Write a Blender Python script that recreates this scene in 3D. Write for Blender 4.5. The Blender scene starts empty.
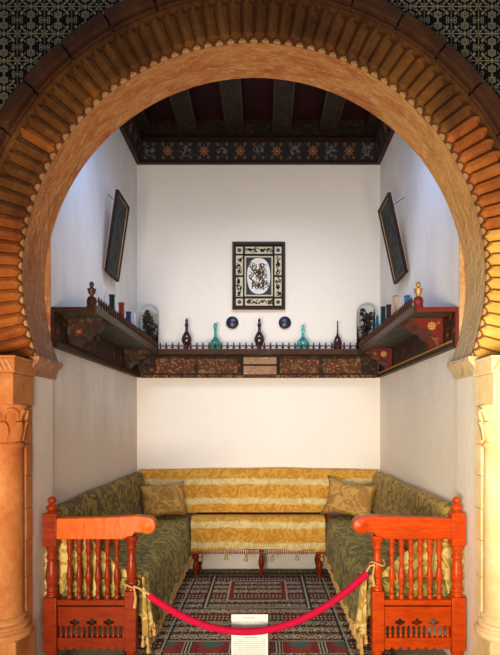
import bpy, bmesh, math, random
from mathutils import Vector, Matrix, noise
random.seed(7)
PI = math.pi
C = bpy.context.scene.collection
sc = bpy.context.scene

# ------------------------------------------------------------------ camera, world, lights
CX, CZ, F = 0.056, 1.5, 530.0          # camera x, eye height, focal length in pixels (500 px wide)
cam_d = bpy.data.cameras.new('camera'); cam = bpy.data.objects.new('camera', cam_d); C.objects.link(cam)
cam.location = (CX, 0, CZ); cam.rotation_euler = (PI/2, 0, 0)
cam_d.sensor_fit = 'HORIZONTAL'; cam_d.sensor_width = 36; cam_d.lens = 36*F/500
cam_d.shift_x = -14/500; cam_d.shift_y = 96.5/500
cam_d.clip_start = .05
sc.camera = cam
sc.view_settings.view_transform = 'Standard'; sc.view_settings.look = 'None'
sc.view_settings.gamma = 1; sc.view_settings.use_curve_mapping = False
sc.view_settings.exposure = 0.04
w = bpy.data.worlds.new('world'); sc.world = w; w.use_nodes = True
w.node_tree.nodes['Background'].inputs[0].default_value = (.62, .78, 1.0, 1)
w.node_tree.nodes['Background'].inputs[1].default_value = .20

def area(name, loc, target, size, power, col, spread=180):
    d = bpy.data.lights.new(name, 'AREA'); d.shape = 'RECTANGLE'; d.size, d.size_y = size
    d.energy = power; d.color = col; d.spread = math.radians(spread)
    o = bpy.data.objects.new(name, d); C.objects.link(o); o.location = loc
    o.rotation_euler = (Vector(target)-Vector(loc)).to_track_quat('-Z', 'Y').to_euler()
    return o
area('added_key_light', (-.6, -.4, .8), (.3, 4.6, 1.1), (1.3, .8), 64, (1, .85, .66), 92)  # added low soft key behind the camera, not an actual window
area('added_alcove_light', (0, 3.50, 4.02), (0, 4.75, 1.7), (1.3, .22), 15.5, (.80, .86, 1), 105)  # unseen light added behind the arch head to brighten the alcove
for s_ in (-1, 1): area('added_blue_side_light', (s_*.86, 3.38, 3.80), (s_*1.22, 3.75, 2.6), (.18, .18), 7.0, (.22, .46, 1))  # added hidden blue fills that tint the upper side walls
area('added_right_light', (.95, 1.75, 1.5), (1.6, 3.0, 2.3), (.5, .5), 28, (1, .86, .62))  # added warm fill for the right column and ribs, no lamp stands here
area('added_left_light', (-.95, 1.75, 1.5), (-1.6, 3.0, 2.3), (.5, .5), 8, (1, .55, .28))  # added orange fill for the left side, weaker than the right one

# ------------------------------------------------------------------ geometry helpers
def P(px, py, d):
    s = F/d
    return (px-264)/s+CX, CZ+(424-py)/s

WL = {}
def wloc(o): return WL.get(o.name, Vector((0, 0, 0)))

class MB:
    def __init__(s): s.v = []; s.f = []; s.m = []
    def add(s, vs, fs, m=0):
        n = len(s.v); s.v += [Vector(v) for v in vs]
        for f in fs: s.f.append([i+n for i in f]); s.m.append(m)
        return s
    def box(s, x0, x1, y0, y1, z0, z1, m=0):
        return s.add([(x0,y0,z0),(x1,y0,z0),(x1,y1,z0),(x0,y1,z0),(x0,y0,z1),(x1,y0,z1),(x1,y1,z1),(x0,y1,z1)],
            [(0,3,2,1),(4,5,6,7),(0,1,5,4),(1,2,6,5),(2,3,7,6),(3,0,4,7)], m)
    def lathe(s, x, y, z, prof, n=12, m=0, axis='z'):
        vs, fs, rings = [], [], []
        for r, h in prof:
            if r < 1e-5:
                rings.append([len(vs)]); vs.append((0, 0, h))
            else:
                rings.append(list(range(len(vs), len(vs)+n)))
                for i in range(n):
                    a = 2*PI*i/n; vs.append((r*math.cos(a), r*math.sin(a), h))
        for a, b in zip(rings, rings[1:]):
            if len(a) == 1 and len(b) == 1: continue
            for i in range(n):
                j = (i+1) % n
                if len(a) == 1: fs.append((a[0], b[j], b[i]))
                elif len(b) == 1: fs.append((a[i], a[j], b[0]))
                else: fs.append((a[i], a[j], b[j], b[i]))
        if len(rings[0]) > 1: fs.append(tuple(reversed(rings[0])))
        if len(rings[-1]) > 1: fs.append(tuple(rings[-1]))
        if axis == 'y': vs = [(a, -c, b) for a, b, c in vs]
        return s.add([(a+x, b+y, c+z) for a, b, c in vs], fs, m)
    def prism(s, pts, lo, hi, axis='y', m=0):
        n = len(pts)
        def mk(a, b, t):
            return {'y': (a, t, b), 'x': (t, a, b), 'z': (a, b, t)}[axis]
        vs = [mk(a, b, lo) for a, b in pts]+[mk(a, b, hi) for a, b in pts]
        fs = [tuple(range(n)), tuple(range(2*n-1, n-1, -1))]
        fs += [(i, i+n, (i+1) % n+n, (i+1) % n) for i in range(n)]
        return s.add(vs, fs, m)
    def tube(s, pts, r, n=8, m=0):
        pts = [Vector(p) for p in pts]; vs, fs = [], []
        K = len(pts)
        up = Vector((.13, .97, .2)).normalized()
        for i, p in enumerate(pts):
            t = (pts[min(i+1, K-1)]-pts[max(i-1, 0)]).normalized()
            a = t.cross(up)
            if a.length < .05: a = t.cross(Vector((0, 0, 1)))
            a.normalize(); b = t.cross(a)
            rr = r[i] if isinstance(r, (list, tuple)) else r
            for k in range(n):
                q = 2*PI*k/n; vs.append(p+a*rr*math.cos(q)+b*rr*math.sin(q))
        for i in range(K-1):
            for k in range(n):
                j = (k+1) % n; fs.append((i*n+k, i*n+j, (i+1)*n+j, (i+1)*n+k))
        fs.append(tuple(range(n-1, -1, -1))); fs.append(tuple(range((K-1)*n, K*n)))
        return s.add(vs, fs, m)
    def grid(s, fn, nu, nv, closed_v=False, caps=False, m=0):
        vs = [fn(i/nu, j/nv) for i in range(nu+1) for j in range(nv+(0 if closed_v else 1))]
        w_ = nv if closed_v else nv+1
        fs = []
        for i in range(nu):
            for j in range(nv):
                k = (j+1) % w_
                fs.append((i*w_+j, (i+1)*w_+j, (i+1)*w_+k, i*w_+k))
        if caps:
            fs.append(tuple(range(w_))); fs.append(tuple(range(nu*w_+w_-1, nu*w_-1, -1)))
        return s.add(vs, fs, m)
    def build(s, name, mats, parent=None, smooth=False, bevel=0, solid=0, fix=True):
        lo = Vector([min(v[i] for v in s.v) for i in range(3)]); hi = Vector([max(v[i] for v in s.v) for i in range(3)])
        c = Vector(((lo.x+hi.x)/2, (lo.y+hi.y)/2, lo.z))
        me = bpy.data.meshes.new(name)
        me.from_pydata([v-c for v in s.v], [], s.f)
        mats = mats if isinstance(mats, (list, tuple)) else [mats]
        for mt in mats: me.materials.append(mt)
        me.polygons.foreach_set('material_index', s.m)
        if fix:
            bm = bmesh.new(); bm.from_mesh(me); bmesh.ops.recalc_face_normals(bm, faces=bm.faces); bm.to_mesh(me); bm.free()
        uv = me.uv_layers.new(name='UVMap')
        for p in me.polygons:
            nx, ny, nz = map(abs, p.normal)
            for li in p.loop_indices:
                v = me.vertices[me.loops[li].vertex_index].co+c
                uv.data[li].uv = (v.x, v.z) if ny >= nx and ny >= nz else ((v.y, v.z) if nx >= nz else (v.x, v.y))
        if smooth:
            for p in me.polygons: p.use_smooth = True
            if smooth != 'all':
                bm = bmesh.new(); bm.from_mesh(me)
                for e in bm.edges:
                    if len(e.link_faces) == 2 and e.calc_face_angle(0) > .9: e.smooth = False
                bm.to_mesh(me); bm.free()
        o = bpy.data.objects.new(name, me); C.objects.link(o)
        pl = wloc(parent) if parent else Vector((0, 0, 0))
        o.location = c-pl
        if parent: o.parent = parent
        WL[o.name] = c
        if solid:
            md = o.modifiers.new('solid', 'SOLIDIFY'); md.thickness = solid
        if bevel:
            md = o.modifiers.new('bevel', 'BEVEL'); md.width = bevel; md.segments = 2; md.limit_method = 'ANGLE'
        return o
def tag(o, label=None, cat=None, group=None, kind=None):
    if label: o['label'] = label
    if cat: o['category'] = cat
    if group: o['group'] = group
    if kind: o['kind'] = kind
    return o
def thing(name, loc, label, cat, group=None):
    o = bpy.data.objects.new(name, None); C.objects.link(o); o.location = loc; WL[o.name] = Vector(loc)
    o.empty_display_size = .1
    return tag(o, label, cat, group)
def share(src, name, loc, rot=(0, 0, 0), parent=None):
    o = bpy.data.objects.new(name, src.data); C.objects.link(o); o.location = loc; o.rotation_euler = rot; o.parent = parent
    return o

# ------------------------------------------------------------------ material helpers (small node language)
class V:
    def __init__(s, nt, x): s.nt = nt; s.x = x
    def _op(s, op, *a, c=False):
        n = s.nt.nodes.new('ShaderNodeMath'); n.operation = op; n.use_clamp = c
        for i, q in enumerate((s,)+a):
            q = q.x if isinstance(q, V) else q
            if isinstance(q, (int, float)): n.inputs[i].default_value = q
            else: s.nt.links.new(q, n.inputs[i])
        return V(s.nt, n.outputs[0])
    def __add__(s, o): return s._op('ADD', o)
    __radd__ = __add__
    def __sub__(s, o): return s._op('SUBTRACT', o)
    def __rsub__(s, o): return V(s.nt, s*-1).x and (s*-1)+o if False else (s*-1)+o
    def __mul__(s, o): return s._op('MULTIPLY', o)
    __rmul__ = __mul__
    def __truediv__(s, o): return s._op('DIVIDE', o)
    def abs(s): return s._op('ABSOLUTE')
    def fract(s): return s._op('FRACT')
    def floor(s): return s._op('FLOOR')
    def sin(s): return s._op('SINE')
    def cos(s): return s._op('COSINE')
    def sqrt(s): return s._op('SQRT')
    def lt(s, o): return s._op('LESS_THAN', o)
    def gt(s, o): return s._op('GREATER_THAN', o)
    def max(s, o): return s._op('MAXIMUM', o)
    def min(s, o): return s._op('MINIMUM', o)
    def atan2(s, o): return s._op('ARCTAN2', o)
    def clamp(s): return s._op('ADD', 0.0, c=True)
class M:
    """a Principled material being wired"""
    def __init__(s, name, rough=.6, **kw):
        s.mat = bpy.data.materials.new(name); s.mat.use_nodes = True; s.nt = s.mat.node_tree
        s.b = s.nt.nodes['Principled BSDF']; s.b.inputs['Roughness'].default_value = rough
        for k, v in kw.items():
            k = k.replace('_', ' ')
            s.b.inputs[k].default_value = v
        s.tc = s.nt.nodes.new('ShaderNodeTexCoord')
    def sep(s, which='UV', src=None):
        n = s.nt.nodes.new('ShaderNodeSeparateXYZ'); s.nt.links.new(src or s.tc.outputs[which], n.inputs[0])
        return V(s.nt, n.outputs[0]), V(s.nt, n.outputs[1]), V(s.nt, n.outputs[2])
    def pos(s):
        n = s.nt.nodes.new('ShaderNodeNewGeometry'); return n.outputs['Position']
    def mapping(s, src, scale):
        n = s.nt.nodes.new('ShaderNodeMapping'); s.nt.links.new(src, n.inputs[0]); n.inputs['Scale'].default_value = scale
        return n.outputs[0]
    def comb(s, x, y, z=0):
        n = s.nt.nodes.new('ShaderNodeCombineXYZ')
        for i, q in enumerate((x, y, z)):
            if isinstance(q, V): s.nt.links.new(q.x, n.inputs[i])
            else: n.inputs[i].default_value = q
        return n.outputs[0]
    def noise(s, scale, detail=3, rough=.55, src=None, dist=0):
        n = s.nt.nodes.new('ShaderNodeTexNoise'); n.inputs['Scale'].default_value = scale
        n.inputs['Detail'].default_value = detail; n.inputs['Roughness'].default_value = rough; n.inputs['Distortion'].default_value = dist
        s.nt.links.new(src or s.pos(), n.inputs['Vector']); return V(s.nt, n.outputs[0])
    def voro(s, scale, src=None, feature='F1', out='Distance'):
        n = s.nt.nodes.new('ShaderNodeTexVoronoi'); n.feature = feature; n.inputs['Scale'].default_value = scale
        s.nt.links.new(src or s.pos(), n.inputs['Vector']); return V(s.nt, n.outputs[out])
    def white(s, vec):
        n = s.nt.nodes.new('ShaderNodeTexWhiteNoise'); s.nt.links.new(vec, n.inputs['Vector']); return V(s.nt, n.outputs['Value'])
    def ramp(s, fac, stops, const=False):
        n = s.nt.nodes.new('ShaderNodeValToRGB'); r = n.color_ramp
        if const: r.interpolation = 'CONSTANT'
        while len(r.elements) < len(stops): r.elements.new(.5)
        for e, (p, c) in zip(r.elements, stops): e.position = p; e.color = (*c, 1)
        s.nt.links.new(fac.x, n.inputs[0]); return V(s.nt, n.outputs[0])
    def mix(s, fac, a, b, mode='MIX'):
        n = s.nt.nodes.new('ShaderNodeMix'); n.data_type = 'RGBA'; n.blend_type = mode
        for i, q in ((0, fac), (6, a), (7, b)):
            if isinstance(q, V): s.nt.links.new(q.x, n.inputs[i])
            elif isinstance(q, tuple): n.inputs[i].default_value = (*q, 1)
            else: n.inputs[i].default_value = q
        return V(s.nt, n.outputs[2])
    def color(s, c):
        if isinstance(c, V): s.nt.links.new(c.x, s.b.inputs['Base Color'])
        else: s.b.inputs['Base Color'].default_value = (*c, 1)
        return s
    def rough(s, v): s.nt.links.new(v.x, s.b.inputs['Roughness']); return s
    def bump(s, h, strength=.3, dist=.01):
        n = s.nt.nodes.new('ShaderNodeBump'); n.inputs['Strength'].default_value = strength; n.inputs['Distance'].default_value = dist
        s.nt.links.new(h.x, n.inputs['Height']); s.nt.links.new(n.outputs[0], s.b.inputs['Normal']); return s

def plaster(name, a, b, c, sc_=1.2, bump=.35):
    m = M(name, .85); n1 = m.noise(sc_, 4, .6); n2 = m.noise(14, 4, .6)
    col = m.mix((n1*1.6-.3).clamp(), a, b)
    col = m.mix(((n2-.60)*5).clamp()*.5, col, c)
    m.color(col).bump(n2+n1*2, bump, .012); return m.mat
wall_white = plaster('white_plaster', (.80, .755, .69), (.74, .70, .64), (.68, .63, .56), 1.1, .25)
def side_plaster():
    m = M('aged_side_plaster', .85); src = m.mapping(m.pos(), (1, 1, .35))
    n1 = m.noise(2.2, 5, .65, src); n2 = m.noise(16, 4, .6)
    col = m.mix((n1*2-.5).clamp(), (.86, .83, .80), (.66, .63, .61))
    _, _, z = m.sep(src=m.pos())
    low = ((2.15-z)*1.3+(n1-.5)*1.4).clamp()
    col = m.mix(low*.8, col, m.mix((m.sep(src=m.pos())[0]*2+.5).clamp(), (.56, .43, .31), (.74, .65, .50)))
    chip = ((m.noise(7, 4, .7)-.70)*9).clamp()*((1.4-z)*2).clamp()
    col = m.mix(chip*.7, col, (.22, .12, .07))
    m.color(col).bump(n2+n1*2, .3, .012); return m.mat
wall_side = side_plaster()
def soffit():
    m = M('soffit_plaster', .8); src = m.mapping(m.pos(), (1.5, 5, 1.5))
    n1 = m.noise(3, 5, .7, src, .6); n2 = m.noise(26, 4, .65)
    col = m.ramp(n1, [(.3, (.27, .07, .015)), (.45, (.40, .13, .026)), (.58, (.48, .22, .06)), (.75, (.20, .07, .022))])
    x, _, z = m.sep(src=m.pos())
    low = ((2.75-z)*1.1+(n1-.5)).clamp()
    col = m.mix(((x-.55)*1.2+(n1-.5)).clamp()*.6, col, (.60, .36, .10)); col = m.mix(low*.8, col, m.mix((x*4+.5).clamp(), (.20, .095, .065), (.50, .41, .26)))  # low left painted darker for its weaker light, besides the plaster's own tints
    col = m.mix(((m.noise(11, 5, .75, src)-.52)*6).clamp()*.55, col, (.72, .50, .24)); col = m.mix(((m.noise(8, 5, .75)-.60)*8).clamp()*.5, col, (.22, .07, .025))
    m.color(col).bump(n2+n1, .8, .014); return m.mat
soffit_m = soffit()
def stone(name, cols, bump=.6, rough=.75):
    m = M(name, rough, Specular_IOR_Level=.2); n1 = m.noise(3.2, 5, .7, None, .4); n2 = m.noise(34, 4, .7)
    col = m.ramp(n1, [(.28, cols[0]), (.45, cols[1]), (.6, cols[2]), (.78, cols[3])])
    col = m.mix(((n2-.62)*7).clamp()*.6, col, cols[3])
    m.color(col).bump(n2+n1*.5, bump, .008); return m.mat
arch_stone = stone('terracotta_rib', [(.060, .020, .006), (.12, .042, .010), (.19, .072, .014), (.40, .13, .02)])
rib_gold = stone('golden_rib', [(.42, .19, .03), (.56, .29, .05), (.66, .38, .08), (.74, .52, .20)])
rib_red = stone('red_orange_rib', [(.17, .038, .008), (.30, .080, .014), (.42, .13, .022), (.56, .21, .04)])
arch_groove = stone('arch_back_stone', [(.07, .020, .007), (.11, .035, .010), (.16, .052, .013), (.28, .09, .02)])
ring_stone = stone('ring_stone', [(.035, .013, .007), (.065, .024, .010), (.095, .036, .014), (.22, .10, .05)])
tooth_m = stone('cream_tooth', [(.34, .17, .06), (.46, .26, .10), (.54, .33, .14), (.6, .42, .22)])
col_shaded = stone('shaded_limestone', [(.28, .070, .015), (.36, .115, .028), (.44, .18, .055), (.50, .27, .11)], .25)  # same limestone as the right column, weaker light put into the colour
col_lit = stone('lit_limestone', [(.68, .43, .15), (.74, .54, .25), (.80, .64, .36), (.82, .72, .50)], .25)  # lit copy of that limestone, stronger light put into the colour
groove_d = M('carved_shadow_line', .9).color((.25, .07, .02)).mat

def tile_mat():
    m = M('patterned_tile', .6, Specular_IOR_Level=.15)
    u, v, _ = m.sep('Object'); u, _, v = m.sep('Object')
    ax = (u/.15).abs(); ay = (v/.15).abs()       # 0 .. .5 inside a tile
    def dist(cx, cy): return ((ax-cx)*(ax-cx)+(ay-cy)*(ay-cy)).sqrt()
    d = dist(0, .2); th = (ay-.2).atan2(ax)
    rose = d.lt(.022).max((d-.068).abs().lt(.018)).max(((d-.125+(th*6).cos()*.018).abs()).lt(.02))
    diag = ((ax-ay).abs()+((ax+ay)*28).sin()*.012).abs().lt(.022)*(ax.gt(.19))
    leaf = ((dist(.34, .25)+(ax*30).sin()*.01).lt(.05)).max(dist(.24, .37).lt(.04)).max(dist(.42, .40).lt(.035))
    edge = dist(.5, 0).lt(.06)*dist(.5, 0).gt(.028)
    edge = edge.max((dist(.36, .06)-.05).abs().lt(.014)).max((dist(.16, .44)-.045).abs().lt(.014)).max(dist(0, .0).lt(.035)).max(dist(0, .46).lt(.05))
    border = ax.gt(.478).max(ay.gt(.478))
    n = m.noise(60, 3, .6)
    p = rose.max(diag).max(leaf).max(edge).max(border)*(n.gt(.36))
    col = m.mix(p, (.003, .003, .004), m.mix(m.noise(4), (.20, .17, .10), (.30, .26, .16)))
    m.color(col).bump(n, .1, .003); return m.mat
tile_m = tile_mat()

def wood(name, c0, c1, rough=.32, scale=(3, 3, 18)):
    m = M(name, rough, Specular_IOR_Level=.18)
    n1 = m.noise(4, 5, .6, m.mapping(m.pos(), scale), .5); n2 = m.noise(3, 3)
    col = m.mix((n1*1.8-.4).clamp(), c0, c1); col = m.mix(((n2-.55)*4).clamp()*.45, col, (c0[0]*.45, c0[1]*.4, c0[2]*.4))
    m.color(col).bump(n1, .15, .004); return m.mat
red_wood_dim = wood('dim_red_bench_wood', (.13, .011, .002), (.27, .030, .004))  # dim copy of the bench wood, weaker light painted into the colour
red_wood_lit = wood('lit_red_bench_wood', (.34, .019, .001), (.52, .070, .003))  # lit copy of the same wood, the right side's stronger light painted in
orange_wood = wood('worn_orange_wood', (.44, .045, .003), (.60, .14, .010), .4, (14, 3, 3))
dark_wood = wood('dark_carved_wood', (.014, .006, .004), (.045, .015, .009), .4, (3, 3, 3))
brown_wood = wood('brown_moulding_wood', (.026, .009, .005), (.080, .028, .013), .4, (3, 3, 3))
red_trim = M('red_painted_edge', .4).color((.13, .008, .006)).mat

def painted(name, base, f1, f2, leaf, scale=9):
    m = M(name, .6, Specular_IOR_Level=.2); d = m.voro(scale, m.mapping(m.pos(), (1, 1, 1.4))); n = m.noise(22, 4, .65, None, .8)
    col = m.mix(n.gt(.56), base, leaf)
    col = m.mix((d+(n-.5)*.35).lt(.24), col, f1); col = m.mix((d+(n-.5)*.2).lt(.10), col, f2)
    col = m.mix(((n-.66)*9).clamp(), col, (f2[0]*.9, f2[1]*.9, f2[2]*.6))
    m.color(col).bump(n, .3, .004); return m.mat
shelf_paint = painted('painted_floral_board', (.028, .010, .007), (.15, .028, .012), (.28, .12, .03), (.055, .045, .020))
shelf_red = painted('red_painted_bracket', (.13, .010, .008), (.26, .08, .015), (.40, .17, .03), (.025, .028, .014), 7)
shelf_under = painted('painted_underside', (.035, .030, .020), (.09, .03, .02), (.10, .07, .03), (.07, .075, .05), 4)
fascia_paint = painted('gilt_floral_fascia', (.09, .035, .020), (.42, .10, .03), (.50, .30, .12), (.22, .13, .06), 20)
panel_glare = painted('glare_panel', (.42, .26, .18), (.55, .38, .28), (.66, .52, .40), (.30, .17, .11), 14)  # glare on the centre panels painted into their base colour
beam_paint = painted('painted_beam', (.012, .007, .005), (.060, .010, .006), (.06, .030, .010), (.022, .022, .010), 11)
maroon = M('maroon_ceiling_board', .7, Specular_IOR_Level=.15); maroon = maroon.color(maroon.mix(maroon.noise(6), (.014, .003, .004), (.026, .005, .006))).mat
def cornice_mat():
    m = M('painted_cornice', .7, Specular_IOR_Level=.2); u, v, _ = m.sep('UV')
    n = m.noise(30, 3, .6)
    k = (u/.185+.5); cell = k.floor(); uu = (k.fract()-.5)*.185; vv = v-4.283
    odd = (cell*.5).fract().gt(.25)
    r = (uu*uu+vv*vv).sqrt(); th = vv.atan2(uu)
    star = (r+(th*8).cos()*-.012).lt(.042)*r.gt(.016)
    core = r.lt(.011)
    spray = ((r+(n-.5)*.12).lt(.06))*(n.gt(.50))
    col = m.mix(n.gt(.60), (.012, .011, .014), (.030, .022, .020))
    col = m.mix(star*odd, col, (.17, .065, .025)); col = m.mix(core*odd, col, (.25, .19, .10))
    col = m.mix(spray*(1-odd), col, (.10, .105, .10))
    ring = ((((k*2).fract()-.5)*.0925)*(((k*2).fract()-.5)*.0925)+(vv.abs()-.062)*(vv.abs()-.062)).sqrt()
    col = m.mix((ring-.011).abs().lt(.004), col, (.15, .08, .03))
    m.color(col); return m.mat
cornice_m = cornice_mat()

def brocade(name, base, fig, hi, scale=7, stripes=None, sheen=.04):
    m = M(name, .75, Sheen_Weight=sheen, Specular_IOR_Level=.15)
    d = m.noise(scale, 2, .5, None, 1.4); n = m.noise(90, 2, .5)
    swirl = (((d*26).sin()+(m.noise(scale*3.5, 3, .6)-.5)*1.6)*.5+.5).clamp()
    col = m.mix((swirl*2.4-.8).clamp()*.9, base, fig)
    if stripes:
        col = stripes(m, col, swirl)
    col = m.mix(((n-.5)*3).clamp()*.22, col, hi)
    m.color(col).bump(swirl*.5+n*.5, .35, .006); return m.mat
green_brocade = brocade('olive_brocade', (.065, .044, .008), (.25, .155, .025), (.38, .25, .06))
right_brocade = brocade('ochre_olive_brocade', (.19, .115, .022), (.42, .27, .055), (.50, .36, .12))
seat_green = brocade('grey_green_brocade', (.105, .088, .024), (.32, .235, .055), (.44, .34, .11))
pillow_m = brocade('brown_gold_brocade', (.30, .15, .035), (.46, .27, .07), (.56, .40, .16), 6)
end_cloth = brocade('yellow_cream_cloth', (.34, .20, .035), (.56, .42, .15), (.66, .55, .28), 8)
def st(m, col, swirl):
    _, _, z = m.sep(src=m.pos()); x, _, _ = m.sep(src=m.pos())
    zz = z+(m.noise(1.6, 2, .5, m.mapping(m.pos(), (1, 1, .6)))-.5)*.075+(m.noise(9, 3, .6)-.5)*.035
    s = ((zz-.925)*(2*PI/.195)).cos()
    pale = ((s-.35)*2.2).clamp(); brown = ((-.1-s)*1.2).clamp()
    col = m.mix(brown*.5, col, m.mix(swirl, (.44, .17, .02), (.55, .28, .04)))
    return m.mix(pale*.85, col, m.mix(swirl, (.50, .40, .17), (.62, .52, .27)))
gold_stripe = brocade('gold_striped_brocade', (.42, .19, .018), (.54, .31, .045), (.60, .40, .10), 8, st)
gold_thread = M('gold_fringe', .7); gold_thread = gold_thread.color(gold_thread.mix(gold_thread.noise(40), (.34, .15, .035), (.62, .40, .14))).mat
rust_thread = M('rust_fringe', .8).color((.30, .07, .02)).mat

def rug_mat():
    m = M('woven_rug', .95)
    x, y, _ = m.sep(src=m.pos()); nz = m.noise(9, 2, .5)
    n2 = m.noise(46, 2, .6)
    u = x/.105+(n2-.5)*.5; v = y/.125+(n2-.5)*.55
    fv = v.fract(); row = v.floor(); zig = (u*2)._op('PINGPONG', .5)
    rh = m.white(m.comb(row, 3.3)); ch = m.white(m.comb((u+.25).floor(), row))
    ground = m.mix(rh.gt(.45), (.060, .005, .005), (.006, .007, .012))
    ground = m.mix(n2.gt(.62), ground, (.22, .020, .014))
    l1 = (fv-.25-zig).abs().lt(.085).max((fv-.75+zig).abs().lt(.085))
    l2 = (fv-.10-zig*.55).abs().lt(.04).max((fv-.92+zig*.5).abs().lt(.04))
    dia = (zig+(fv-.5).abs()).lt(.20)
    col = m.mix(dia, ground, m.ramp(ch, [(0, (.32, .025, .015)), (.3, (.09, .16, .10)), (.5, (.50, .38, .18)), (.7, (.34, .07, .02)), (.85, (.02, .04, .09))], True))
    col = m.mix(l2*n2.gt(.40), col, (.30, .24, .13))
    col = m.mix(l1*n2.gt(.44), col, m.mix(rh.gt(.5), (.55, .45, .26), (.46, .37, .20)))
    dots = (((x/.030).fract()-.5).abs().lt(.24))*(((y/.050).fract()-.5).abs().lt(.22))
    band = ((y/.50).fract()).lt(.22)
    col = m.mix(band*dots, m.mix(band, col, (.10, .009, .008)), (.48, .38, .20))
    L = (x.abs()/.42).max((y-4.72).abs()/.46)
    col = m.mix((L-1).abs().lt(.055), col, (.012, .009, .012)); col = m.mix((L-1).abs().lt(.018), col, (.45, .34, .18))
    col = m.mix((L-.55).abs().lt(.05), col, (.16, .012, .010)); col = m.mix((L-.60).abs().lt(.015), col, (.42, .34, .20))
    # border bands woven along the long sides and across the near end
    bx = x.abs()
    side = ((bx-.60).abs().lt(.007)).max((bx-.78).abs().lt(.006))
    col = m.mix(side, col, (.008, .008, .010)); col = m.mix((bx-.617).abs().lt(.006), col, (.36, .30, .17))
    near = y.lt(3.62); cart = ((x/.30+.5).fract()-.5).abs()
    cc = m.mix(cart.lt(.40), m.mix(((x/.022).fract()).gt(.5), (.40, .32, .18), (.01, .01, .015)), m.mix((cart+(n2-.5)*.3).lt(.24), (.20, .012, .010), (.26, .03, .015)))
    cc = m.mix((cart+((y-3.56)/.2).abs()+(n2-.5)*.4).lt(.30), cc, (.04, .12, .09))
    cc = m.mix((y-3.615).abs().lt(.012), cc, (.33, .27, .15))
    col = m.mix(near*bx.lt(.60)*y.gt(3.42), col, cc)
    m.color(col).bump(n2, .6, .006); return m.mat
rug_m = rug_mat()
floor_m = plaster('worn_stone_floor', (.42, .33, .22), (.30, .24, .17), (.5, .4, .28), 2)
def simple(name, col, rough=.5, **kw):
    m = M(name, rough, **kw); n = m.noise(25, 3)
    m.color(m.mix(n, tuple(c*.8 for c in col), tuple(min(1, c*1.15) for c in col))); return m.mat
velvet = simple('crimson_velvet', (.44, .005, .035), .85, Specular_IOR_Level=.1)
gold = simple('aged_gilt', (.38, .19, .05), .45, Metallic=.4)
black_m = simple('black_lacquer', (.010, .008, .007), .5, Specular_IOR_Level=.15)
cream_in = simple('cream_inlay', (.52, .46, .32), .5)
bronze_m = simple('dark_bronze_leaf', (.060, .030, .016), .7)
paper_m = simple('white_paper', (.68, .67, .64), .8)
ink_m = simple('grey_print', (.22, .21, .20), .8)
cobalt = simple('cobalt_glaze', (.006, .007, .035), .35)
def glass(name, col, rough=.05):
    m = M(name, rough, Transmission_Weight=.85, IOR=1.45); m.color(col); return m.mat
g_teal = glass('teal_glass', (.16, .62, .60)); g_green = glass('green_glass', (.10, .50, .38)); g_blue = glass('blue_glass', (.03, .30, .62))
g_clear = glass('clear_glass', (.9, .93, .92)); dome_glass = glass('dome_glass', (.97, .98, .96), 0.0); dome_glass.node_tree.nodes['Principled BSDF'].inputs['IOR'].default_value = 1.12; dome_glass.node_tree.nodes['Principled BSDF'].inputs['Transmission Weight'].default_value = 1.0; g_amber = glass('pale_amber_glass', (.75, .58, .32))
dk_glaze = simple('black_brown_glaze', (.035, .012, .010), .12); dk_red = simple('dark_red_glaze', (.25, .02, .012), .15)
d_blue = simple('dark_blue_glaze', (.012, .02, .12), .15); navy_m = simple('navy_field', (.006, .007, .012), .6); d_green = simple('black_green_glaze', (.006, .022, .022), .15)

# ------------------------------------------------------------------ the setting
D, H, J, ZT = 5.45, 1.25, 1.235, 4.62         # back wall depth, alcove half width, jamb half width, top
YF, YB, R, AZ, SZ = 2.944, 3.24, 1.284, 2.332, 1.875
def struct(o, label=None):
    o['kind'] = 'structure'
    if label: o['label'] = label
    return o
struct(MB().box(-3.2, 3.2, -2.5, D+.2, -.12, 0).build('floor', floor_m), 'worn beige stone floor')
struct(MB().box(-H-.2, H+.2, D, D+.2, 0, ZT).build('wall_back', wall_white), 'white plastered back wall of the alcove')
struct(MB().box(-H-.2, -H, YB, D, 0, ZT).build('wall_left', wall_side), 'aged plaster wall on the left of the alcove')
struct(MB().box(H, H+.2, YB, D, 0, ZT).build('wall_right', wall_side), 'aged plaster wall on the right of the alcove')
# front wall with the horseshoe opening
b = MB(); NA = 72
a0 = math.asin((SZ-AZ)/R)
BX, BZ = 3.2, 4.9
def outer(a):
    dx, dz = math.cos(a), math.sin(a); t = 1e9
    if abs(dx) > 1e-6: t = min(t, BX/abs(dx))
    if dz > 1e-6: t = min(t, (BZ-AZ)/dz)
    if dz < -1e-6: t = min(t, (AZ-SZ)/-dz)
    return dx*t, AZ+dz*t
angs = [a0+(PI-2*a0)*i/NA for i in range(NA+1)]
ca = math.atan2(BZ-AZ, BX)
angs = sorted(angs+[0, PI, ca, PI-ca])
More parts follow.
